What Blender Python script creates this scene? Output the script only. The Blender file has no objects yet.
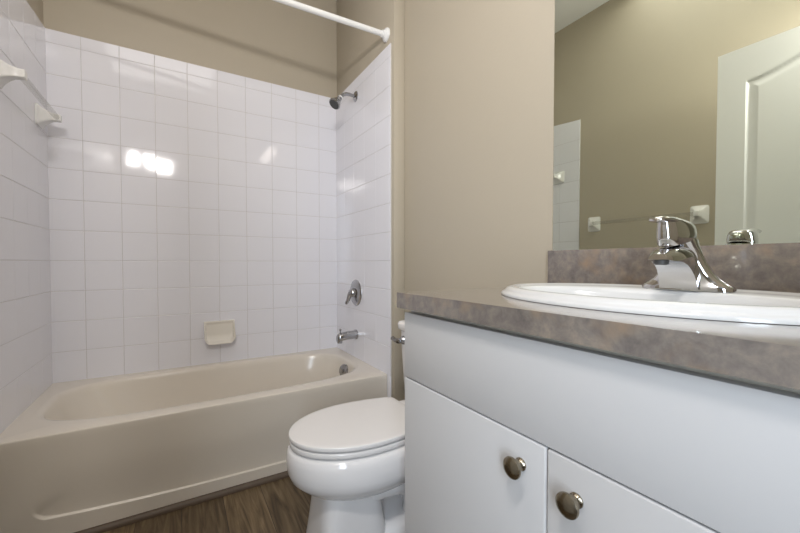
import bpy, bmesh, math, random
from mathutils import Vector
from math import sin, cos, pi, radians, sqrt
random.seed(4)
S = bpy.context.scene
COL = S.collection

# ------------------------------------------------------------------ camera
cd = bpy.data.cameras.new('camera')
cam = bpy.data.objects.new('camera', cd)
COL.objects.link(cam)
cd.sensor_width = 36.0
cd.lens = 366.0 / 800.0 * 36.0
cd.shift_y = 0.005
cd.clip_start = 0.01
cam.location = (0, 0, 0.99)
cam.rotation_euler = (radians(90 - 1.25), 0, radians(-31.2))
S.camera = cam

# ------------------------------------------------------------------ world, lights, exposure
w = bpy.data.worlds.new('world')
S.world = w
w.use_nodes = True
w.node_tree.nodes['Background'].inputs['Color'].default_value = (0.85, 0.92, 1.0, 1)
w.node_tree.nodes['Background'].inputs['Strength'].default_value = 0.6
S.view_settings.view_transform = 'Standard'
S.view_settings.look = 'None'
S.view_settings.gamma = 1
S.view_settings.use_curve_mapping = False
S.view_settings.exposure = 0.0


def area(name, loc, target, sx, sy, power, color):
    ld = bpy.data.lights.new(name, 'AREA')
    ld.shape = 'RECTANGLE'
    ld.size, ld.size_y = sx, sy
    ld.energy = power
    ld.color = color
    o = bpy.data.objects.new(name, ld)
    o.location = loc
    d = Vector(target) - Vector(loc)
    o.rotation_euler = d.to_track_quat('-Z', 'Y').to_euler()
    COL.objects.link(o)
    return o


# area lights added out of view: a bounced flash and two fills
area('bounced_flash', (-0.24, 0.06, 2.09), (0.35, 1.26, 1.58), 0.42, 0.13, 19, (1.0, 0.965, 0.94))  # stands in for a flash bounced near the top of the door
area('ceiling_fill', (-0.1, 0.95, 2.80), (-0.1, 0.95, 0), 0.8, 0.8, 6, (1.0, 0.97, 0.96))  # added soft fill from above, no lamp fitting here
area('hall_fill', (-0.56, -0.92, 1.35), (0.55, 0.9, 1.25), 0.36, 1.6, 31, (0.76, 0.87, 1.0))  # added cool fill for vanity and right wall; the hall has no window


# ------------------------------------------------------------------ materials
def new_mat(name):
    m = bpy.data.materials.new(name)
    m.use_nodes = True
    nt = m.node_tree
    return m, nt, nt.nodes['Principled BSDF']


def plain(name, col, rough=0.5, metal=0.0, spec=0.5, coat=0.0, bump=None):
    m, nt, b = new_mat(name)
    b.inputs['Base Color'].default_value = (*col, 1)
    b.inputs['Roughness'].default_value = rough
    b.inputs['Metallic'].default_value = metal
    b.inputs['Specular IOR Level'].default_value = spec
    b.inputs['Coat Weight'].default_value = coat
    b.inputs['Coat Roughness'].default_value = 0.05
    if bump:
        scale, strength = bump
        tc = nt.nodes.new('ShaderNodeTexCoord')
        n = nt.nodes.new('ShaderNodeTexNoise')
        n.inputs['Scale'].default_value = scale
        n.inputs['Detail'].default_value = 3
        bp = nt.nodes.new('ShaderNodeBump')
        bp.inputs['Strength'].default_value = strength
        bp.inputs['Distance'].default_value = 0.002
        nt.links.new(tc.outputs['Object'], n.inputs['Vector'])
        nt.links.new(n.outputs['Fac'], bp.inputs['Height'])
        nt.links.new(bp.outputs['Normal'], b.inputs['Normal'])
    return m


def ramp(nt, stops):
    r = nt.nodes.new('ShaderNodeValToRGB')
    els = r.color_ramp.elements
    els[0].position, els[0].color = stops[0][0], (*stops[0][1], 1)
    els[1].position, els[1].color = stops[-1][0], (*stops[-1][1], 1)
    for p, c in stops[1:-1]:
        e = els.new(p)
        e.color = (*c, 1)
    return r


M = {}
M['paint'] = plain('beige_paint', (0.475, 0.42, 0.33), 0.45, spec=0.5, bump=(90, 0.15))
M['ceiling'] = plain('ceiling_paint', (0.80, 0.79, 0.77), 0.8)
M['tile'] = plain('glazed_tile', (0.84, 0.835, 0.88), 0.07, spec=0.5, bump=(6, 0.045))
M['grout'] = plain('grout', (0.60, 0.575, 0.56), 0.7)
M['tub'] = plain('tub_enamel', (0.75, 0.69, 0.605), 0.16, spec=0.5)
M['cream'] = plain('cream_ceramic', (0.80, 0.755, 0.675), 0.14)
M['porcelain'] = plain('porcelain', (0.82, 0.80, 0.79), 0.08)
M['seat'] = plain('seat_plastic', (0.82, 0.795, 0.775), 0.22)
M['sink'] = plain('sink_china', (0.70, 0.70, 0.695), 0.10)
M['cabinet'] = plain('white_melamine', (0.60, 0.59, 0.585), 0.38, spec=0.35)
M['gap'] = plain('carcass_board', (0.60, 0.57, 0.50), 0.6)
M['chrome'] = plain('chrome', (0.68, 0.68, 0.69), 0.06, 1.0)
M['satin'] = plain('dull_chrome', (0.42, 0.42, 0.43), 0.14, 1.0)
M['nickel'] = plain('brushed_nickel', (0.31, 0.27, 0.205), 0.22, 1.0)
M['dark'] = plain('dark_rubber', (0.06, 0.06, 0.06), 0.5)
M['white'] = plain('white_gloss', (0.85, 0.85, 0.84), 0.25)
M['ceramic'] = plain('white_ceramic', (0.82, 0.81, 0.79), 0.12)
M['door'] = plain('door_paint', (0.88, 0.88, 0.88), 0.35)
M['strip'] = plain('brown_strip', (0.105, 0.074, 0.050), 0.55)

# mirror
m, nt, b = new_mat('mirror_glass')
b.inputs['Base Color'].default_value = (0.81, 0.86, 0.76, 1)
b.inputs['Metallic'].default_value = 1.0
b.inputs['Roughness'].default_value = 0.0
M['mirror'] = m
M['edge'] = plain('ground_glass_edge', (0.55, 0.60, 0.58), 0.25, spec=0.8, bump=(60, 0.8))

# clear bar
m, nt, b = new_mat('clear_acrylic')
tr = nt.nodes.new('ShaderNodeBsdfTransparent')
tr.inputs['Color'].default_value = (0.93, 0.93, 0.92, 1)
mx = nt.nodes.new('ShaderNodeMixShader')
mx.inputs[0].default_value = 0.07
b.inputs['Base Color'].default_value = (0.60, 0.58, 0.56, 1)
b.inputs['Roughness'].default_value = 0.15
nt.links.new(tr.outputs[0], mx.inputs[1])
nt.links.new(b.outputs[0], mx.inputs[2])
nt.links.new(mx.outputs[0], nt.nodes['Material Output'].inputs['Surface'])
M['acrylic'] = m

# laminate countertop
m, nt, b = new_mat('stone_laminate')
tc = nt.nodes.new('ShaderNodeTexCoord')
n1 = nt.nodes.new('ShaderNodeTexNoise')
n1.inputs['Scale'].default_value = 32
n1.inputs['Detail'].default_value = 8
n1.inputs['Roughness'].default_value = 0.68
n1.inputs['Distortion'].default_value = 0.25
n2 = nt.nodes.new('ShaderNodeTexNoise')
n2.inputs['Scale'].default_value = 13
n2.inputs['Detail'].default_value = 4
r1 = ramp(nt, [(0.30, (0.135, 0.118, 0.108)), (0.5, (0.215, 0.185, 0.163)), (0.70, (0.31, 0.262, 0.211))])
r2 = ramp(nt, [(0.55, (0, 0, 0)), (0.75, (1, 1, 1))])
mix = nt.nodes.new('ShaderNodeMix')
mix.data_type = 'RGBA'
nt.links.new(tc.outputs['Object'], n1.inputs['Vector'])
nt.links.new(tc.outputs['Object'], n2.inputs['Vector'])
nt.links.new(n1.outputs['Fac'], r1.inputs['Fac'])
nt.links.new(n2.outputs['Fac'], r2.inputs['Fac'])
nt.links.new(r2.outputs['Color'], mix.inputs[0])
nt.links.new(r1.outputs['Color'], mix.inputs[6])
mix.inputs[7].default_value = (0.30, 0.215, 0.145, 1)
nt.links.new(mix.outputs[2], b.inputs['Base Color'])
b.inputs['Roughness'].default_value = 0.16
b.inputs['Specular IOR Level'].default_value = 0.7
b.inputs['Coat Weight'].default_value = 0.7
b.inputs['Coat Roughness'].default_value = 0.12
M['laminate'] = m

# vinyl plank floor: planks run along Y
m, nt, b = new_mat('vinyl_plank')
tc = nt.nodes.new('ShaderNodeTexCoord')
mp = nt.nodes.new('ShaderNodeMapping')
mp.inputs['Rotation'].default_value = (0, 0, pi / 2)
br = nt.nodes.new('ShaderNodeTexBrick')
br.offset = 0.37
br.inputs['Scale'].default_value = 1.0
br.inputs['Brick Width'].default_value = 0.92
br.inputs['Row Height'].default_value = 0.152
br.inputs['Mortar Size'].default_value = 0.0012
br.inputs['Mortar Smooth'].default_value = 0.1
br.inputs['Color1'].default_value = (0.0, 0.0, 0.0, 1)
br.inputs['Color2'].default_value = (1, 1, 1, 1)
br.inputs['Mortar'].default_value = (0.5, 0.5, 0.5, 1)
mp2 = nt.nodes.new('ShaderNodeMapping')
mp2.inputs['Scale'].default_value = (26, 2.2, 1)
ng = nt.nodes.new('ShaderNodeTexNoise')
ng.inputs['Scale'].default_value = 1.0
ng.inputs['Detail'].default_value = 7
ng.inputs['Roughness'].default_value = 0.6
ng.inputs['Distortion'].default_value = 2.0
add = nt.nodes.new('ShaderNodeVectorMath')
add.operation = 'ADD'
sc = nt.nodes.new('ShaderNodeVectorMath')
sc.operation = 'SCALE'
sc.inputs['Scale'].default_value = 17.0
rf = ramp(nt, [(0.28, (0.035, 0.022, 0.011)), (0.44, (0.105, 0.071, 0.038)), (0.58, (0.175, 0.125, 0.070)), (0.75, (0.27, 0.205, 0.125))])
mul = nt.nodes.new('ShaderNodeMix')
mul.data_type = 'RGBA'
mul.blend_type = 'MULTIPLY'
mul.inputs[0].default_value = 1.0
rt = ramp(nt, [(0.0, (0.72, 0.70, 0.68)), (1.0, (1.12, 1.1, 1.06))])
dk = nt.nodes.new('ShaderNodeMix')
dk.data_type = 'RGBA'
dk.inputs[7].default_value = (0.03, 0.02, 0.015, 1)
nt.links.new(tc.outputs['Object'], mp.inputs['Vector'])
nt.links.new(mp.outputs['Vector'], br.inputs['Vector'])
nt.links.new(tc.outputs['Object'], mp2.inputs['Vector'])
nt.links.new(br.outputs['Color'], sc.inputs[0])
nt.links.new(mp2.outputs['Vector'], add.inputs[0])
nt.links.new(sc.outputs['Vector'], add.inputs[1])
nt.links.new(add.outputs['Vector'], ng.inputs['Vector'])
nt.links.new(ng.outputs['Fac'], rf.inputs['Fac'])
nt.links.new(br.outputs['Color'], rt.inputs['Fac'])
nt.links.new(rf.outputs['Color'], mul.inputs[6])
nt.links.new(rt.outputs['Color'], mul.inputs[7])
nt.links.new(br.outputs['Fac'], dk.inputs[0])
nt.links.new(mul.outputs[2], dk.inputs[6])
nt.links.new(dk.outputs[2], b.inputs['Base Color'])
b.inputs['Roughness'].default_value = 0.42
M['floor'] = m

# lamp globes
m, nt, b = new_mat('warm_lamp_glass')
b.inputs['Base Color'].default_value = (1, 0.9, 0.75, 1)
b.inputs['Emission Color'].default_value = (1.0, 0.91, 0.82, 1)
b.inputs['Emission Strength'].default_value = 7.0
M['bulb'] = m


# ------------------------------------------------------------------ mesh helpers
def link(name, bm, mat, parent=None, sharp=32, mats=None):
    if parent is not None:
        off = wloc(parent)
        if off.length > 0:
            bmesh.ops.translate(bm, verts=bm.verts, vec=-off)
    bmesh.ops.recalc_face_normals(bm, faces=bm.faces)
    lim = radians(sharp)
    for f in bm.faces:
        f.smooth = True
    for e in bm.edges:
        if len(e.link_faces) == 2 and e.calc_face_angle(0) > lim:
            e.smooth = False
    me = bpy.data.meshes.new(name)
    bm.to_mesh(me)
    bm.free()
    for mm in (mats or [mat]):
        me.materials.append(M[mm])
    o = bpy.data.objects.new(name, me)
    COL.objects.link(o)
    if parent is not None:
        o.parent = parent
    return o


def wloc(o):
    v = Vector((0, 0, 0))
    while o is not None:
        v += o.location
        o = o.parent
    return v


def tag(o, label, cat, group=None):
    o['label'] = label
    o['category'] = cat
    if group:
        o['group'] = group
    return o


def thing(name, loc, label, cat, group=None):
    o = bpy.data.objects.new(name, None)
    o.empty_display_size = 0.05
    o.location = loc
    COL.objects.link(o)
    return tag(o, label, cat, group)


def struct(name, bm, mat, **k):
    o = link(name, bm, mat, **k)
    o['kind'] = 'structure'
    return o


def box(bm, x0, x1, y0, y1, z0, z1, bev=0.0, seg=2):
    vs = [bm.verts.new(p) for p in ((x0, y0, z0), (x1, y0, z0), (x1, y1, z0), (x0, y1, z0),
                                    (x0, y0, z1), (x1, y0, z1), (x1, y1, z1), (x0, y1, z1))]
    fs = [bm.faces.new([vs[i] for i in q]) for q in ((3, 2, 1, 0), (4, 5, 6, 7), (0, 1, 5, 4), (1, 2, 6, 5), (2, 3, 7, 6), (3, 0, 4, 7))]
    if bev > 0:
        es = list({e for f in fs for e in f.edges})
        bmesh.ops.bevel(bm, geom=es, offset=bev, segments=seg, affect='EDGES', profile=0.5)
    return bm


def loft(bm, rings, cap0=True, cap1=True, closed=True):
    vr = [[bm.verts.new(p) for p in r] for r in rings]
    n = len(rings[0])
    for a, b_ in zip(vr[:-1], vr[1:]):
        for i in range(n if closed else n - 1):
            j = (i + 1) % n
            bm.faces.new((a[i], a[j], b_[j], b_[i]))
    if cap0:
        bm.faces.new(list(reversed(vr[0])))
    if cap1:
        bm.faces.new(vr[-1])
    return vr


def frame(d):
    d = Vector(d).normalized()
    a = Vector((0, 0, 1)) if abs(d.z) < 0.9 else Vector((1, 0, 0))
    u = d.cross(a).normalized()
    return u, d.cross(u).normalized()


def lathe(bm, origin, axis, prof, n=32, cap0=True, cap1=True):
    """prof = [(distance along axis, radius)]"""
    ax = Vector(axis).normalized()
    u, v = frame(ax)
    o = Vector(origin)
    rings = [[o + ax * t + (u * cos(2 * pi * i / n) + v * sin(2 * pi * i / n)) * r for i in range(n)] for t, r in prof]
    return loft(bm, rings, cap0, cap1)


def tube(bm, pts, rad, n=16):
    pts = [Vector(p) for p in pts]
    rings = []
    u = None
    for i, p in enumerate(pts):
        d = (pts[min(i + 1, len(pts) - 1)] - pts[max(i - 1, 0)]).normalized()
        if u is None:
            u, v = frame(d)
        else:
            u = (u - d * u.dot(d)).normalized()
            v = d.cross(u)
        r = rad[i] if isinstance(rad, (list, tuple)) else rad
        rings.append([p + (u * cos(2 * pi * k / n) + v * sin(2 * pi * k / n)) * r for k in range(n)])
    return loft(bm, rings)


def sup(c, e):
    return math.copysign(abs(c) ** (2.0 / e), c)


def egg(xf, xb, yc, hw, z, n=56, xc=None, nf=2.0, nb=2.6):
    """horizontal outline, front towards -X"""
    if xc is None:
        xc = xf + 0.52 * (xb - xf)
    out = []
    for i in range(n):
        t = 2 * pi * i / n
        c, s = cos(t), sin(t)
        if c < 0:
            out.append((xc + (xc - xf) * sup(c, nf), yc + hw * sup(s, nf), z))
        else:
            out.append((xc + (xb - xc) * sup(c, nb), yc + hw * sup(s, nb), z))
    return out


def rrect(cx, cy, hx, hy, z, e=6, n=64):
    return [(cx + hx * sup(cos(2 * pi * i / n), e), cy + hy * sup(sin(2 * pi * i / n), e), z) for i in range(n)]


def smooth(a, b_, x):
    t = min(1, max(0, (x - a) / (b_ - a)))
    return t * t * (3 - 2 * t)


# ------------------------------------------------------------------ room
XL, XR, YB = -0.551, 1.045, 2.486      # left wall, right wall, tiled back wall
XS, YS = 0.973, 1.678                  # shower wall, its outer corner
YF, ZC, GZ = -0.08, 2.85, -0.018     # GZ: level of the finished floor
P = 0.008                              # how far tile stands proud of paint
DX0, DX1, DH = -0.305, 0.50, 2.05      # doorway

bm = box(bmesh.new(), -1.7, 2.0, -1.7, YB + 0.12, GZ - 0.06, GZ)
struct('floor', bm, 'floor')
bm = box(bmesh.new(), -1.7, 2.0, -1.7, YB + 0.12, ZC, ZC + 0.06)
struct('ceiling', bm, 'ceiling')
wl = struct('wall_left', box(bmesh.new(), XL - 0.12, XL - P, YF, YB + 0.12, GZ, ZC), 'paint')
wb = struct('wall_back', box(bmesh.new(), XL - P, XR, YB + P, YB + 0.12, GZ, ZC), 'paint')
wr = struct('wall_right', box(bmesh.new(), XR, XR + 0.12, YF, YB + 0.12, GZ, ZC), 'paint')
wsw = struct('wall_shower', box(bmesh.new(), XS + P, XR, YS, YB + P, GZ, ZC, 0.004), 'paint')
bm = bmesh.new()
box(bm, XL - 0.12, DX0, YF - 0.12, YF, GZ, ZC)
box(bm, DX1, XR + 0.12, YF - 0.12, YF, GZ, ZC)
box(bm, DX0, DX1, YF - 0.12, YF, DH, ZC)
struct('wall_front', bm, 'paint')
bm = bmesh.new()
box(bm, -1.7, 2.0, -1.7, -1.6, GZ, ZC)
box(bm, -1.7, -1.6, -1.6, YF - 0.12, GZ, ZC)
box(bm, 1.9, 2.0, -1.6, YF - 0.12, GZ, ZC)
box(bm, -1.6, XL - 0.12, YF - 0.13, YF - 0.05, GZ, ZC)
box(bm, XR + 0.12, 1.9, YF - 0.13, YF - 0.05, GZ, ZC)
struct('wall_hall', bm, 'paint')
bm = bmesh.new()
t = 0.055
box(bm, DX0 - t, DX0, YF - 0.135, YF - 0.12, GZ, DH + t, 0.003)
box(bm, DX1, DX1 + t, YF - 0.135, YF - 0.12, GZ, DH + t, 0.003)
box(bm, DX0, DX1, YF - 0.135, YF - 0.12, DH, DH + t, 0.003)
struct('trim_1', bm, 'white')

# tile: every tile is a slightly pillowed slab in one mesh
TZ0, TP = 0.999 - 4 * 0.1555, 0.1555    # first row seam (tub deck) and pitch
TTOP = 0.99 + 1.164


def tile_panel(name, parent, org, du, nrm, ucuts, zcuts, gv=None, slope=0.0):
    """org point at u=0; du direction of u; nrm outward"""
    bm = bmesh.new()
    du, nrm, org = Vector(du), Vector(nrm), Vector(org)
    up = Vector((0, 0, 1))

    def pt(u, z, h):
        if z > zcuts[-1] - 0.03:
            z -= slope * (ucuts[-1] - u)
        return org + du * u + up * z + nrm * h
    u0, u1, z0, z1 = ucuts[0], ucuts[-1], zcuts[0], zcuts[-1]
    q = [bm.verts.new(pt(a, c, h)) for h in (0.0002, P - 0.0015) for a, c in ((u0, z0), (u1, z0), (u1, z1), (u0, z1))]
    for f in ((3, 2, 1, 0), (4, 5, 6, 7), (0, 1, 5, 4), (1, 2, 6, 5), (2, 3, 7, 6), (3, 0, 4, 7)):
        bm.faces.new([q[i] for i in f]).material_index = 1
    g, bv = 0.0008, 0.0019
    for a, c in zip(ucuts[:-1], ucuts[1:]):
        for d, e in zip(zcuts[:-1], zcuts[1:]):
            tu, tz = random.gauss(0, 0.0016), random.gauss(0, 0.0016)

            def ring(ins, h):
                out = []
                iu = ins if gv is None else max(0.0, ins * gv)
                for uu, zz in ((a + iu, d + ins), (c - iu, d + ins), (c - iu, e - ins), (a + iu, e - ins)):
                    k = h + (tu * (uu - (a + c) / 2) + tz * (zz - (d + e) / 2) if h > P - 0.0015 else 0)
                    out.append(pt(uu, zz, k))
                return out
            loft(bm, [ring(g, P - 0.0016), ring(g + 0.0004, P - 0.0008), ring(g + bv, P)], cap0=False)
    o = link(name, bm, None, parent, sharp=12, mats=['tile', 'grout'])
    return o


TUBZ = 0.378
rows = [TUBZ - 0.004] + [TZ0 + TP * k for k in range(1, 12)] + [TTOP]
cols = [XL - 0.003] + [-0.418 + 0.158 * k for k in range(9)] + [XS + 0.003]
tile_panel('tile_panel', wb, (0, YB + P, 0), (1, 0, 0), (0, -1, 0), cols, rows)
rows_left = rows[:-2] + [TTOP]
ycuts = [1.695, 1.708] + [1.708 + 0.1556 * k for k in range(1, 6)] + [YB + 0.003]
tile_panel('tile_panel', wl, (XL - P, 0, 0), (0, 1, 0), (1, 0, 0), ycuts, rows_left, 0.25, 0.094)
ycut2 = [1.708, 1.722] + [1.722 + 0.1528 * k for k in range(1, 5)] + [YB + 0.003]
tile_panel('tile_panel', wsw, (XS + P, 0, 0), (0, 1, 0), (-1, 0, 0), ycut2, rows, 0.25)
# tile leg running down beside the tub end to the floor
bm = box(bmesh.new(), XS, XS + P - 0.0002, 1.708, 1.7445, GZ, TUBZ - 0.002, 0.002)
link('tile_leg', bm, 'tile', wsw)
bm = box(bmesh.new(), XR - 0.012, XR, 0.768, YS, GZ, 0.072, 0.003)
struct('baseboard_right', bm, 'white')
bm = box(bmesh.new(), XL - P, XL - P + 0.012, YF, 1.69, GZ, 0.072, 0.003)
struct('baseboard_left', bm, 'white')

# ------------------------------------------------------------------ bathtub
TX0, TX1, TY0, TY1 = XL + 0.0004, XS - 0.0004, 1.745, YB - 0.0004
tub = thing('bathtub', ((TX0 + TX1) / 2, (TY0 + TY1) / 2, GZ), 'cream alcove bathtub with a panelled apron below the white tile', 'bathtub')
bm = bmesh.new()
N = 128


def on_rect(t, x0, x1, y0, y1):
    c, s = cos(t), sin(t)
    k = 1 / max(abs(c), abs(s))
    return ((x0 + x1) / 2 + (x1 - x0) / 2 * c * k, (y0 + y1) / 2 + (y1 - y0) / 2 * s * k)


def basin(t, xl, xr, y0, y1, e):
    c, s = sup(cos(t), e), sup(sin(t), e)
    return ((xl + xr) / 2 + (xr - xl) / 2 * c, (y0 + y1) / 2 + (y1 - y0) / 2 * s)


TT = [2 * pi * i / N for i in range(N)]


def brg(xl, xr, y0, y1, z, e):
    return [(*basin(t, xl, xr, y0, y1, e), z) for t in TT]


def rct(ins, z):
    return [(*on_rect(t, TX0, TX1, TY0 + ins, TY1), z) for t in TT]


BX0, BX1, BY0, BY1 = -0.480, 0.900, 1.838, 2.425
rings = [rct(0, TUBZ - 0.03), rct(0, TUBZ - 0.007), rct(0.001, TUBZ - 0.0033), rct(0.0033, TUBZ - 0.001), rct(0.007, TUBZ)]
rings += [brg(BX0 - 0.028, BX1 + 0.028, BY0 - 0.028, BY1 + 0.028, TUBZ, 3.6),
          brg(BX0 - 0.018, BX1 + 0.018, BY0 - 0.018, BY1 + 0.018, TUBZ - 0.0015, 3.6),
          brg(BX0 - 0.006, BX1 + 0.006, BY0 - 0.006, BY1 + 0.006, TUBZ - 0.006, 3.6),
          brg(BX0, BX1, BY0, BY1, TUBZ - 0.014, 3.6),
          brg(BX0 + 0.008, BX1 - 0.005, BY0 + 0.005, BY1 - 0.005, TUBZ - 0.035, 3.6),
          brg(BX0 + 0.05, BX1 - 0.025, BY0 + 0.018, BY1 - 0.018, TUBZ - 0.12, 3.4),
          brg(BX0 + 0.13, BX1 - 0.05, BY0 + 0.035, BY1 - 0.035, TUBZ - 0.23, 3.3),
          brg(BX0 + 0.18, BX1 - 0.075, BY0 + 0.06, BY1 - 0.06, TUBZ - 0.285, 3.4),
          brg(BX0 + 0.23, BX1 - 0.12, BY0 + 0.11, BY1 - 0.11, TUBZ - 0.305, 3.0)]
loft(bm, rings, cap0=False)
link('basin', bm, 'tub', tub, sharp=50)
# apron: a curved recessed panel with a ledge along its foot
bm = bmesh.new()
NX, NZ = 110, 70
ztop = TUBZ - 0.0301


def apron_y(x, z):
    u = (x - TX0) / (TX1 - TX0)
    led = 0.047 + 0.004 * (2 * u - 1) ** 2 + 0.042 * (1 - u) ** 4            # the ledge line
    rc = 0.05
    ex = min(smooth(TX0 + 0.088, TX0 + 0.125 + 0.10 * smooth(0.09, 0.17, z), x), 1 - smooth(TX1 - 0.125, TX1 - 0.088, x))
    low = smooth(led - 0.001, led + 0.003, z)
    top = 1 - smooth(0.075, 0.26, z)
    corner = 1.0
    dx = (TX0 + 0.10 + rc) - x
    dz = (led + rc) - z
    if dx > 0 and dz > 0:
        corner = 1 - smooth(rc - 0.006, rc + 0.004, sqrt(dx * dx + dz * dz))
    return TY0 + 0.009 * ex * low * top * corner


zs = [GZ] + [0.035 + 0.0014 * i for i in range(50)] + [0.107 + (ztop - 0.107) * i / 24 for i in range(25)]
xs = sorted(set([TX0 + (TX1 - TX0) * i / NX for i in range(NX + 1)] + [TX0 + 0.085 + 0.002 * i for i in range(24)]))
g = [[bm.verts.new((x, apron_y(x, z), z)) for x in xs] for z in zs]
for a, c in zip(g[:-1], g[1:]):
    for i in range(len(xs) - 1):
        bm.faces.new((a[i], a[i + 1], c[i + 1], c[i]))
# back side so that the panel has thickness
bk = [bm.verts.new(p) for p in ((TX0, TY0 + 0.03, GZ), (TX1, TY0 + 0.03, GZ), (TX1, TY0 + 0.03, ztop), (TX0, TY0 + 0.03, ztop))]
bm.faces.new(bk)
link('apron', bm, 'tub', tub, sharp=60)
# overflow plate on the basin's drain end
bm = bmesh.new()
lathe(bm, (0.886, 2.128, 0.312), (-1, -0.35, 0.25), [(0, 0.040), (0.012, 0.040), (0.017, 0.036), (0.019, 0.026)], 32)
box(bm, 0.858, 0.872, 2.117, 2.125, 0.303, 0.327, 0.002)
link('overflow_plate', bm, 'satin', tub)
bm = bmesh.new()
lathe(bm, (0.70, 2.13, 0.0735), (0, 0, 1), [(0, 0.03), (0.003, 0.03), (0.005, 0.024)], 24)
link('drain', bm, 'satin', tub)
# brown strip at the foot of the apron
bm = bmesh.new()
prof = [(0, 0), (-0.020, 0), (-0.020, 0.006), (-0.017, 0.014), (-0.010, 0.020), (0, 0.021)]
loft(bm, [[(x, TY0 - 0.0005 + a, GZ + c) for a, c in prof] for x in (XL - P + 0.013, XS + P)])
o = struct('trim_2', bm, 'strip')

# ------------------------------------------------------------------ things on the tile
# soap dish: recessed ceramic tray
sd = thing('soap_dish', (0.211, YB, 0.57), 'cream ceramic soap dish fixed low on the tiled back wall', 'soap dish')
bm = bmesh.new()
HW, ZB, ZT = 0.084, 0.502, 0.634
nx, nz = 28, 24
front = []
for j in range(nz + 1):
    v = j / nz
    row = []
    for i in range(nx + 1):
        u = i / nx * 2 - 1
        # rounded lower corners
        zb = ZB + 0.034 * max(0.0, (abs(u) - 0.62) / 0.38) ** 2.4
        z = zb + (ZT - zb) * v
        x = 0.211 + u * HW
        outh = 0.012 + 0.050 * (1 - v) ** 1.1
        inn = 0.008 + 0.010 * (1 - v)
        mk = (1 - smooth(0.84, 0.93, abs(u))) * smooth(0.05, 0.17, v) * (1 - smooth(0.86, 0.95, v))
        h = outh * (1 - mk) + inn * mk + 0.0
        if mk > 0.5:
            h = inn + (outh - inn) * (1 - smooth(0.0, 0.4, v)) * 0.45
        row.append(bm.verts.new((x, YB - 0.0005 - h, z)))
    front.append(row)
for a, c in zip(front[:-1], front[1:]):
    for i in range(nx):
        bm.faces.new((a[i], a[i + 1], c[i + 1], c[i]))
rim = front[0][:] + [r[-1] for r in front[1:]] + front[-1][-2::-1] + [r[0] for r in front[-2:0:-1]]
bv = []
for vtx in rim:
    t_ = (vtx.co.z - ZB) / (ZT - ZB)
    bv.append(bm.verts.new((vtx.co.x, YB - 0.0005, vtx.co.z + 0.030 * (1 - t_))))
for i in range(len(rim)):
    j = (i + 1) % len(rim)
    bm.faces.new((rim[i], rim[j], bv[j], bv[i]))
bm.faces.new(bv)
link('tray', bm, 'cream', sd, sharp=50)

FY = 2.147
# shower head
sh = thing('showerhead', (XS, FY, 2.040), 'dull chrome shower head on a bent arm at the top of the tiled end wall', 'shower head')
bm = bmesh.new()
lathe(bm, (XS - 0.0003, FY, 2.040), (-1, 0, 0), [(0, 0.033), (0.003, 0.033), (0.008, 0.026), (0.012, 0.014)])
link('flange', bm, 'satin', sh)
bm = bmesh.new()
tube(bm, [(XS - 0.010, FY, 2.040), (XS - 0.045, FY, 2.043), (XS - 0.065, FY, 2.041), (XS - 0.085, FY, 2.032), (XS - 0.100, FY, 2.016), (XS - 0.106, FY, 2.008)], 0.0105)
link('arm', bm, 'satin', sh)
bm = bmesh.new()
ax = Vector((-0.62, -0.12, -0.78)).normalized()
ho = Vector((XS - 0.104, FY, 2.011))
lathe(bm, ho, ax, [(0, 0.013), (0.006, 0.0145), (0.011, 0.0125), (0.018, 0.017), (0.026, 0.017), (0.03, 0.015), (0.036, 0.023), (0.057, 0.033), (0.062, 0.037), (0.070, 0.037), (0.073, 0.034)])
hd = link('head', bm, 'satin', sh)
bm = bmesh.new()
lathe(bm, ho + ax * 0.0732, ax, [(0, 0.032), (0.002, 0.031), (0.003, 0.024)])
link('spray_face', bm, 'dark', hd)
bm = bmesh.new()
lathe(bm, ho - ax * 0.003, ax, [(0, 0.0125), (0.001, 0.0158), (0.006, 0.0158), (0.007, 0.014)])
link('collar', bm, 'white', hd)

# valve
VZ = 0.797
va = thing('shower_valve', (XS, FY, VZ), 'round chrome shower valve with a lever handle above the tub spout', 'shower valve')
bm = bmesh.new()
lathe(bm, (XS - 0.0003, FY, VZ), (-1, 0, 0), [(0, 0.083), (0.003, 0.083), (0.008, 0.079), (0.013, 0.066), (0.016, 0.045), (0.017, 0.030)], 48)
link('escutcheon', bm, 'satin', va)
bm = bmesh.new()
lathe(bm, (XS - 0.016, FY, VZ), (-1, 0, 0), [(0, 0.030), (0.012, 0.029), (0.022, 0.026), (0.030, 0.019), (0.034, 0.008)])
hb = link('hub', bm, 'satin', va)
bm = bmesh.new()
tube(bm, [(XS - 0.036, FY + 0.004, VZ - 0.002), (XS - 0.044, FY + 0.012, VZ - 0.022), (XS - 0.048, FY + 0.020, VZ - 0.044), (XS - 0.054, FY + 0.026, VZ - 0.062), (XS - 0.060, FY + 0.028, VZ - 0.074)], [0.018, 0.015, 0.012, 0.011, 0.007])
link('lever', bm, 'satin', hb)

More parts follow.
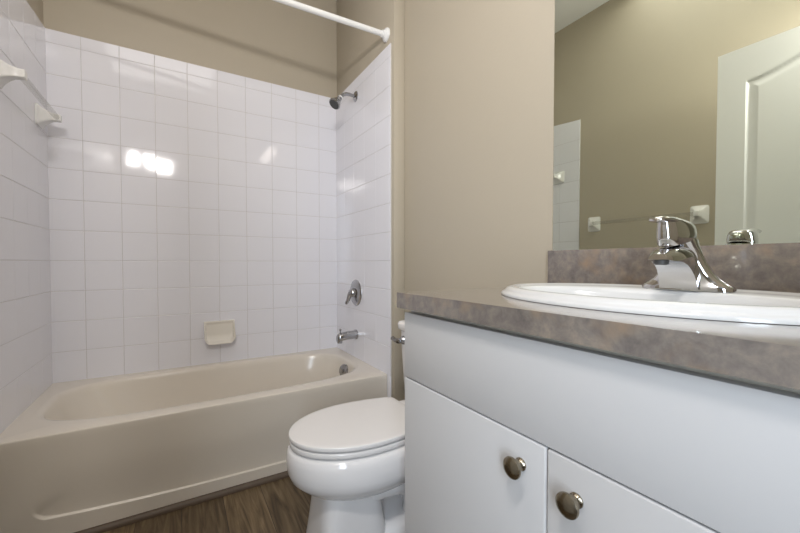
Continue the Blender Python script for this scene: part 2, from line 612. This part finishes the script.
# tub spout
SZ = 0.529
sp = thing('tub_spout', (XS, FY, SZ), 'short chrome tub spout with a pull-up diverter below the valve', 'tub spout')
bm = bmesh.new()
secs = [(0.0005, 0.031, 0.031, 0), (0.006, 0.031, 0.031, 0), (0.010, 0.027, 0.027, 0), (0.06, 0.0265, 0.026, -0.001), (0.095, 0.026, 0.026, -0.004), (0.112, 0.025, 0.028, -0.009), (0.124, 0.022, 0.028, -0.013), (0.131, 0.016, 0.022, -0.016)]
loft(bm, [[(XS - d, FY + a * cos(2 * pi * i / 28), SZ + o_ + c * sin(2 * pi * i / 28)) for i in range(28)] for d, a, c, o_ in secs])
lathe(bm, (XS - 0.113, FY, SZ - 0.03), (0, 0, -1), [(0, 0.016), (0.014, 0.0155)])
link('spout', bm, 'satin', sp)
bm = bmesh.new()
lathe(bm, (XS - 0.110, FY, SZ + 0.012), (0, 0, 1), [(0, 0.004), (0.022, 0.004), (0.023, 0.0075), (0.030, 0.008), (0.034, 0.005)], 20)
link('diverter_knob', bm, 'satin', sp)


# towel bars: flared square ceramic posts with a clear bar between
def towel_bar(y0, y1, z, face, label, L=1.0, W=1.0):
    t = thing('towel_bar', (face, (y0 + y1) / 2, z), label, 'towel bar', 'ceramic towel bars on the left wall')
    for y, s in ((y0, 1), (y1, -1)):
        bm = bmesh.new()
        prof = [(0.0005, 0.056, 0.056), (0.007, 0.056, 0.056), (0.011, 0.050, 0.050), (0.020, 0.040, 0.040), (0.034, 0.030, 0.029), (0.050, 0.0215, 0.020), (0.066, 0.0185, 0.018), (0.080, 0.0180, 0.018), (0.082, 0.016, 0.016)]
        rings_ = []
        for d, hz, hy in prof:
            up = 0.004 * min(1, d / 0.05)
            rings_.append([(face + d * L, y + min(W, 0.86) * hy * sup(cos(2 * pi * (k + .5) / 32), 9), z + up + (0.86 if W == 1.0 else 0.95) * hz * sup(sin(2 * pi * (k + .5) / 32), 9)) for k in range(32)])
        loft(bm, rings_)
        link('post', bm, 'ceramic', t, sharp=40)
    bm = bmesh.new()
    tube(bm, [(face + 0.066 * L, y0 + 0.0165, z + 0.004), (face + 0.066 * L, y1 - 0.0165, z + 0.004)], 0.0125, 20)
    link('bar', bm, 'acrylic', t)
    return t


towel_bar(1.870, 2.345, 1.672, XL, 'clear towel bar between white ceramic posts high on the tiled left wall')
towel_bar(0.938, 1.578, 1.272, XL - P, 'clear towel bar on ceramic posts on the painted wall, seen in the mirror', 0.62, 0.82)

# curtain rod
RY, RZ = 1.758, 2.222
rod = thing('shower_curtain_rod', ((XL + XS) / 2, RY, RZ), 'white shower curtain rod spanning the tub alcove high up', 'curtain rod')
bm = bmesh.new()
tube(bm, [(XL - P + 0.006, 1.98, RZ + 0.11), (XS + P - 0.006, RY, RZ)], 0.0145, 24)
link('rod', bm, 'white', rod)
for x, d, y_, z_ in ((XL - P, 1, 1.98, RZ + 0.11), (XS + P, -1, RY, RZ)):
    bm = bmesh.new()
    lathe(bm, (x + d * 0.0004, y_, z_), (d, 0, 0), [(0, 0.036), (0.006, 0.036), (0.013, 0.031), (0.018, 0.021), (0.030, 0.0185)])
    link('end_flange', bm, 'white', rod)

# ------------------------------------------------------------------ toilet
TY = 1.163
to = thing('toilet', (0.62, TY, GZ), 'white two-piece toilet with a closed lid between tub and vanity', 'toilet')
bm = bmesh.new()
loft(bm, [egg(0.42, 0.62, TY, 0.060, 0.212), egg(0.385, 0.70, TY, 0.110, 0.228), egg(0.350, 0.74, TY, 0.142, 0.250), egg(0.322, 0.765, TY, 0.164, 0.272), egg(0.300, 0.785, TY, 0.180, 0.294), egg(0.291, 0.80, TY, 0.186, 0.318), egg(0.288, 0.805, TY, 0.187, 0.342),
          egg(0.288, 0.81, TY, 0.186, 0.364), egg(0.291, 0.815, TY, 0.183, 0.382), egg(0.297, 0.815, TY, 0.177, 0.391), egg(0.31, 0.81, TY, 0.166, 0.394)])
# pedestal
loft(bm, [rrect(0.490, TY, 0.132, 0.122, GZ, 4.5), rrect(0.490, TY, 0.130, 0.120, 0.02, 4.5), rrect(0.487, TY, 0.112, 0.108, 0.12, 4.5), rrect(0.487, TY, 0.105, 0.102, 0.19, 4.0), rrect(0.49, TY, 0.098, 0.096, 0.245, 3.5)])
# foot and rear support
loft(bm, [rrect(0.72, TY, 0.18, 0.124, GZ, 5), rrect(0.72, TY, 0.175, 0.120, 0.05, 5), rrect(0.72, TY, 0.168, 0.112, 0.080, 5), rrect(0.72, TY, 0.155, 0.100, 0.094, 5), rrect(0.72, TY, 0.14, 0.07, 0.100, 5)])
loft(bm, [rrect(0.80, TY, 0.085, 0.088, 0.05, 4), rrect(0.80, TY, 0.09, 0.085, 0.22, 4), rrect(0.845, TY, 0.12, 0.10, 0.31, 4), rrect(0.875, TY, 0.14, 0.15, 0.37, 4), rrect(0.885, TY, 0.14, 0.17, 0.398, 4)])
# trapway bulge on both sides
for s in (-1, 1):
    tube(bm, [(0.52, TY + s * 0.045, 0.20), (0.58, TY + s * 0.065, 0.235), (0.65, TY + s * 0.072, 0.235), (0.71, TY + s * 0.07, 0.20), (0.73, TY + s * 0.07, 0.13), (0.72, TY + s * 0.065, 0.05)], [0.04, 0.05, 0.052, 0.05, 0.047, 0.045], 20)
link('bowl', bm, 'porcelain', to, sharp=55)
bm = bmesh.new()


def seat_outline(xf, xb, hw, z, ins=0.0, n=30):
    xf, xb, hw = xf + ins, xb - ins, hw - ins
    xc = xf + 0.54 * (xb - xf)
    side = []
    for i in range(n + 1):
        a = pi / 2 * i / n
        side.append((xc - (xc - xf) * cos(a), hw * sin(a)))
    k = 0.155
    for i in range(1, 9):
        t = i / 8
        side.append((xc + (xb - 0.022 - xc) * t, hw * (1 - k * t * t)))
    hb_ = side[-1][1]
    for i in range(1, 7):
        a = pi / 2 * i / 6
        side.append((xb - 0.022 + 0.022 * sin(a), hb_ - 0.004 - 0.022 * (1 - cos(a))))
    return [(x, TY + y, z) for x, y in side] + [(x, TY - y, z) for x, y in reversed(side[1:])]


def slab(bm, z0, z1, xf, xb, hw, r, dome=0.0):
    rg = [seat_outline(xf, xb, hw, z0, r), seat_outline(xf, xb, hw, z0 + r * .3, r * .3), seat_outline(xf, xb, hw, z0 + r)]
    rg += [seat_outline(xf, xb, hw, z1 - r), seat_outline(xf, xb, hw, z1 - r * .3, r * .3), seat_outline(xf, xb, hw, z1, r)]
    base = seat_outline(xf, xb, hw, z1, r)
    cx_ = (xf + xb) / 2
    if dome:
        for k in (0.08, 0.25, 0.5, 0.75, 0.93):
            rg.append([(x + (cx_ - x) * k, y + (TY - y) * k, z1 + dome * (1 - (1 - k) ** 2)) for x, y, _ in base])
    loft(bm, rg)


slab(bm, 0.3990, 0.4160, 0.298, 0.750, 0.173, 0.004)
for s in (-1, 1):
    for xx in (0.45, 0.66):
        box(bm, xx - .02, xx + .02, TY + s * .13 - .01, TY + s * .13 + .01, 0.3935, 0.399)
link('seat', bm, 'seat', to, sharp=50)
bm = bmesh.new()
slab(bm, 0.4220, 0.4365, 0.296, 0.750, 0.175, 0.0028, dome=0.003)
for s in (-1, 1):
    box(bm, 0.735, 0.790, TY + s * .075 - .022, TY + s * .075 + .022, 0.399, 0.432, 0.006)
link('lid', bm, 'seat', to, sharp=50)
bm = bmesh.new()
loft(bm, [rrect(0.925, TY, 0.085, 0.195, 0.3985, 7), rrect(0.925, TY, 0.092, 0.205, 0.415, 7), rrect(0.925, TY, 0.098, 0.222, 0.60, 7), rrect(0.925, TY, 0.100, 0.226, 0.695, 7)])
link('tank', bm, 'porcelain', to, sharp=55)
bm = bmesh.new()
loft(bm, [rrect(0.923, TY, 0.103, 0.228, 0.6955, 7), rrect(0.923, TY, 0.109, 0.236, 0.701, 7), rrect(0.923, TY, 0.110, 0.237, 0.722, 7), rrect(0.923, TY, 0.106, 0.233, 0.731, 7), rrect(0.923, TY, 0.095, 0.222, 0.735, 7)])
link('tank_lid', bm, 'porcelain', to, sharp=55)
bm = bmesh.new()
lathe(bm, (0.828, TY + 0.175, 0.655), (-1, 0, 0), [(0, 0.019), (0.006, 0.017), (0.012, 0.012), (0.020, 0.010)], 24)
tube(bm, [(0.810, TY + 0.170, 0.655), (0.804, TY + 0.180, 0.653), (0.798, TY + 0.196, 0.655), (0.795, TY + 0.214, 0.661)], [0.011, 0.012, 0.010, 0.010], 16)
link('flush_lever', bm, 'satin', to)

# ------------------------------------------------------------------ vanity
VY0, VY1 = YF + 0.002, 0.760
FX = 0.473
SEAM = 0.354
CZ0, CZ1 = 0.8805, 0.9175
CYE = 0.766
CXF = 0.455
BSX = 1.022
cab = thing('vanity_cabinet', ((FX + XR) / 2, (VY0 + VY1) / 2, GZ), 'white flat-front vanity cabinet with two doors under the stone-look countertop', 'cabinet')
bm = bmesh.new()
fx = FX + 0.019
box(bm, fx, XR - 0.001, VY1 - 0.018, VY1, GZ, CZ0 - 0.001)
box(bm, fx, XR - 0.001, VY0, VY0 + 0.018, GZ, CZ0 - 0.001)
box(bm, XR - 0.012, XR - 0.001, VY0 + 0.018, VY1 - 0.018, 0.1, CZ0 - 0.001)
box(bm, fx, XR - 0.012, VY0 + 0.018, VY1 - 0.018, 0.10, 0.118)
box(bm, fx + 0.06, fx + 0.078, VY0 + 0.018, VY1 - 0.018, GZ, 0.10)
link('carcass', bm, 'cabinet', cab)
bm = bmesh.new()
box(bm, fx, fx + 0.019, VY0 + 0.018, VY1 - 0.018, CZ0 - 0.05, CZ0 - 0.001)
box(bm, fx, fx + 0.019, VY0 + 0.018, VY1 - 0.018, 0.685, 0.735)
box(bm, fx, fx + 0.019, SEAM - 0.02, SEAM + 0.02, 0.118, 0.685)
link('face_rail', bm, 'gap', cab)
DT = 0.709
bm = box(bmesh.new(), FX, fx - 0.0005, VY0, VY1, DT + 0.0032, CZ0 - 0.012, 0.0012, 2)
link('drawer_front', bm, 'cabinet', cab)


def knob(parent, y, z):
    bm = bmesh.new()
    lathe(bm, (FX - 0.0004, y, z), (-1, 0, 0), [(0, 0.0105), (0.002, 0.0105), (0.004, 0.0085), (0.008, 0.0066), (0.013, 0.0066), (0.016, 0.009), (0.018, 0.0150), (0.0195, 0.0170), (0.0215, 0.0174), (0.0235, 0.0168), (0.0262, 0.0135), (0.0280, 0.0080), (0.0285, 0.002)], 40)
    k = link('knob', bm, 'nickel', parent)
    k['label'] = 'round brushed nickel knob'


for y0, y1, ky, kz in ((SEAM + 0.0015, VY1, SEAM + 0.047, 0.6625), (VY0, SEAM - 0.0015, SEAM - 0.050, 0.6575)):
    bm = box(bmesh.new(), FX, fx - 0.0005, y0, y1, 0.10, DT, 0.0032, 3)
    d = link('door', bm, 'cabinet', cab)
    knob(d, ky, kz)

# countertop with an oval cut-out and backsplash
SX, SY, AX, AY = 0.765, 0.343, 0.223, 0.314
ct = thing('countertop', ((CXF + XR) / 2, (VY0 + CYE) / 2, CZ0), 'brown-grey stone-look laminate countertop with a low backsplash under the mirror', 'countertop')
bm = bmesh.new()
n = 96
cx0, cx1, cy0, cy1 = CXF, XR - 0.0005, YF + 0.0005, CYE
angs = sorted([2 * pi * i / n for i in range(n)] + [math.atan2(yy - SY, xx - SX) % (2 * pi) for xx in (cx0, cx1) for yy in (cy0, cy1)])


def rectpt(t):
    c, s = cos(t), sin(t)
    ks = []
    if c > 1e-9: ks.append((cx1 - SX) / c)
    if c < -1e-9: ks.append((cx0 - SX) / c)
    if s > 1e-9: ks.append((cy1 - SY) / s)
    if s < -1e-9: ks.append((cy0 - SY) / s)
    k = min(k for k in ks if k > 0)
    return SX + c * k, SY + s * k


def ell(t, ax_, ay_):
    k = 1 / sqrt((cos(t) / ax_) ** 2 + (sin(t) / ay_) ** 2)
    return SX + cos(t) * k, SY + sin(t) * k


hole = (AX - 0.028, AY - 0.028)
rings = [[(*ell(t, *hole), CZ1) for t in angs], [(*rectpt(t), CZ1) for t in angs], [(*rectpt(t), CZ0) for t in angs], [(*ell(t, *hole), CZ0) for t in angs], [(*ell(t, *hole), CZ1) for t in angs]]
loft(bm, rings, False, False)
bmesh.ops.remove_doubles(bm, verts=bm.verts, dist=1e-6)
link('slab', bm, 'laminate', ct, sharp=25)
BSZ = 0.99 + 0.0385
bm = box(bmesh.new(), BSX, XR - 0.0005, YF + 0.001, CYE, CZ1, BSZ, 0.001)
link('backsplash', bm, 'laminate', ct)

# sink
sk = thing('sink', (SX, SY, CZ1), 'white oval drop-in sink set in the countertop below the mirror', 'sink')
bm = bmesh.new()
N = 96
TT2 = [2 * pi * i / N for i in range(N)]


def er(cx, ax_, ay_, z, e=2.0):
    return [(cx + ax_ * sup(cos(t), e), SY + ay_ * sup(sin(t), e), CZ1 + z) for t in TT2]


BC = SX - 0.035
rings = [er(SX, AX - 0.030, AY - 0.030, -0.004), er(SX, AX - 0.030, AY - 0.030, 0.0006), er(SX, AX, AY, 0.0006), er(SX, AX + 0.0005, AY + 0.0005, 0.004), er(SX, AX - 0.002, AY - 0.002, 0.0075), er(SX, AX - 0.006, AY - 0.006, 0.0090),
         er(SX, AX - 0.009, AY - 0.009, 0.0115), er(SX, AX - 0.012, AY - 0.012, 0.0155), er(SX, AX - 0.018, AY - 0.018, 0.0185), er(SX, AX - 0.026, AY - 0.026, 0.0190), er(SX, AX - 0.034, AY - 0.034, 0.0165),
         er(SX - 0.006, AX - 0.044, AY - 0.043, 0.0150), er(BC, 0.150, AY - 0.052, 0.0145), er(BC, 0.145, AY - 0.057, 0.012), er(BC, 0.140, AY - 0.064, 0.002), er(BC, 0.128, AY - 0.085, -0.045), er(BC, 0.105, AY - 0.125, -0.095), er(BC, 0.07, AY - 0.19, -0.125), er(BC, 0.022, 0.022, -0.135)]
# underside
under = [er(BC, 0.03, 0.03, -0.143), er(BC, 0.078, AY - 0.18, -0.134), er(BC, 0.113, AY - 0.115, -0.105), er(BC, 0.137, AY - 0.076, -0.05), er(SX - 0.01, AX - 0.042, AY - 0.042, -0.006)]
rings = under[::1] + rings
rings = [under[0], under[1], under[2], under[3], under[4]] + rings[5:]
loft(bm, rings, True, True)
link('basin', bm, 'sink', sk, sharp=50)
bm = bmesh.new()
lathe(bm, (BC, SY, CZ1 - 0.1348), (0, 0, 1), [(0, 0.021), (0.002, 0.021), (0.003, 0.016)], 24)
link('drain', bm, 'chrome', sk)

# faucet
FXC = 0.902
FB = CZ1 + 0.0155
fa = thing('faucet', (FXC, SY, FB), 'chrome single-lever faucet standing on the back rim of the sink', 'faucet')
bm = bmesh.new()


def se(cx, hx, hy, z, e=2.6, n=40):
    return [(cx + hx * sup(cos(2 * pi * i / n), e), SY + hy * sup(sin(2 * pi * i / n), e), z) for i in range(n)]


loft(bm, [se(FXC, .027, .081, FB), se(FXC, .027, .081, FB + .005), se(FXC, .0262, .079, FB + .009), se(FXC, .025, .0735, FB + .0125), se(FXC, .0243, .067, FB + .017), se(FXC, .0235, .058, FB + .024), se(FXC - .001, .0225, .0475, FB + .036), se(FXC - .004, .021, .038, FB + .055), se(FXC - .010, .020, .031, FB + .075), se(FXC - .020, .026, .028, FB + .090), se(FXC - .027, .031, .0265, FB + .104)])


# spout: back curve T and underside curve B, with a half width
def lerp(a, c, t):
    return a + (c - a) * t


T = [(.922, .004), (.921, .030), (.918, .055), (.905, .080), (.880, .0905), (.850, .0905), (.820, .0880), (.797, .0815), (.783, .0735)]
B = [(.868, .004), (.864, .018), (.857, .032), (.848, .043), (.836, .0520), (.822, .0575), (.806, .0600), (.792, .0605), (.7815, .0625)]
W = [.034, .033, .0315, .030, .0285, .027, .0245, .0215, .016]
rings = []
for (tx, tz), (bx, bz), hw in zip(T, B, W):
    ring = []
    m_ = 14
    # underside flat, then round over the top
    for i in range(m_ + 1):
        a = pi * i / m_
        yy = hw * sup(cos(a), 2.8)
        k = sup(sin(a), 2.8)
        ring.append((lerp(bx, tx, k), SY + yy, FB + lerp(bz, tz, k)))
    rings.append(ring)
loft(bm, rings)
link('spout', bm, 'chrome', fa, sharp=48)
bm = bmesh.new()
lathe(bm, (.797, SY, FB + .0625), (0, 0, -1), [(0, .0125), (.008, .0125), (.0085, .0105), (.010, .0100)], 24)
link('aerator', bm, 'dark', fa)
bm = bmesh.new()


def hood(cx, hx, hyf, hyb, z, tilt=0.0, n=40):
    out = []
    for i in range(n):
        t = 2 * pi * i / n
        c, s = sup(cos(t), 2.5), sup(sin(t), 2.5)
        hy = lerp(hyf, hyb, (c + 1) / 2)
        out.append((cx + hx * c, SY + hy * s, FB + z + tilt * c))
    return out


loft(bm, [hood(.856, .047, .020, .026, .0975, .010), hood(.855, .051, .0215, .0285, .1015, .010), hood(.8545, .053, .0215, .0285, .112, .006), hood(.853, .0535, .020, .028, .123, .001), hood(.852, .0525, .0185, .0265, .132, -.003), hood(.850, .049, .016, .024, .1385, -.005), hood(.846, .038, .012, .017, .1425, -.004), hood(.842, .018, .006, .008, .1435, -.002)])
# lever tongue towards the user
tong = [(.857, .133, .020, .007), (.830, .1370, .0185, .0065), (.806, .1395, .0165, .006), (.788, .1395, .0150, .0058), (.776, .1385, .0135, .0058), (.770, .1370, .009, .004)]
loft(bm, [[(x, SY + hy * sup(cos(2 * pi * i / 24), 2.6), FB + z + hz * sup(sin(2 * pi * i / 24), 2.6)) for i in range(24)] for x, z, hy, hz in tong])
link('handle', bm, 'chrome', fa, sharp=55)

# ------------------------------------------------------------------ mirror
MY = 0.760
bm = box(bmesh.new(), XR - 0.006, XR - 0.0005, YF + 0.003, MY, BSZ + 0.0005, 2.06)
for f in bm.faces:
    f.material_index = 0 if f.calc_center_median().x < XR - 0.0055 else 1
mi = link('wall_mirror', bm, None, None, mats=['mirror', 'edge'])
tag(mi, 'large frameless wall mirror above the sink reflecting an open white door', 'mirror')

# ------------------------------------------------------------------ open door, folded back along the left wall
DXF = -0.270                      # face towards the room
DY0, DY1 = -0.075, 0.770
bm = bmesh.new()
nz = 330
yc, hwp = (DY0 + DY1) / 2, 0.314
ya = sorted([DY0 + (DY1 - DY0) * i / 60 for i in range(61)] + [yc + sg * (hwp - 0.0025 * i - 0.0007) for sg in (-1, 1) for i in range(-1, 22)])
ny = len(ya) - 1
za = [-0.006 + (2.03 + 0.006) * i / nz for i in range(nz + 1)]


def panel_sdf(y, z):
    best = -1
    hw = hwp
    for z0, z1, arch in ((0.24, 0.78, 0), (0.92, 1.865, 1)):
        top = z1 + (0.075 * (0.5 + 0.5 * cos(pi * min(1, abs(y - yc) / hw))) if arch else 0)
        best = max(best, min(hw - abs(y - yc), z - z0, top - z))
    return best


def door_h(y, z):
    s = panel_sdf(y, z)
    return -0.011 * smooth(0.0, 0.010, s) + 0.008 * smooth(0.014, 0.048, s)


g = [[bm.verts.new((DXF + door_h(y, z), y, z)) for y in ya] for z in za]
for a, c in zip(g[:-1], g[1:]):
    for i in range(ny):
        bm.faces.new((a[i], a[i + 1], c[i + 1], c[i]))
rim = g[0][:] + [r[-1] for r in g[1:]] + g[-1][-2::-1] + [r[0] for r in g[-2:0:-1]]
bv = [bm.verts.new((DXF - 0.035, v_.co.y, v_.co.z)) for v_ in rim]
for i in range(len(rim)):
    j = (i + 1) % len(rim)
    bm.faces.new((rim[i], rim[j], bv[j], bv[i]))
bm.faces.new(bv)
dr = struct('door_1', bm, 'door', sharp=40)
bm = bmesh.new()
lathe(bm, (DXF, 0.69, 0.93), (1, 0, 0), [(0, 0.03), (0.005, 0.03), (0.010, 0.014), (0.030, 0.012), (0.036, 0.022), (0.050, 0.027), (0.060, 0.022), (0.064, 0.008)], 28)
link('door_knob', bm, 'nickel', dr)

# ------------------------------------------------------------------ lamp bar over the mirror
LZ, LY = 2.28, 0.35
lb = thing('vanity_light', (XR, LY, LZ), 'nickel bar lamp with three lit globes above the mirror, mirrored in the tile', 'lamp')
bm = box(bmesh.new(), XR - 0.03, XR - 0.0005, LY - 0.30, LY + 0.30, LZ - 0.055, LZ + 0.055, 0.006)
link('back_plate', bm, 'nickel', lb)
for k in (-1, 0, 1):
    bm = bmesh.new()
    lathe(bm, (XR - 0.03, LY + 0.2 * k, LZ), (-1, 0, 0), [(0, 0.022), (0.03, 0.022), (0.031, 0.01)], 24)
    link('socket', bm, 'nickel', lb)
    bm = bmesh.new()
    bmesh.ops.create_uvsphere(bm, u_segments=24, v_segments=14, radius=0.05)
    bmesh.ops.translate(bm, verts=bm.verts, vec=(XR - 0.108, LY + 0.2 * k, LZ))
    link('globe', bm, 'bulb', lb)
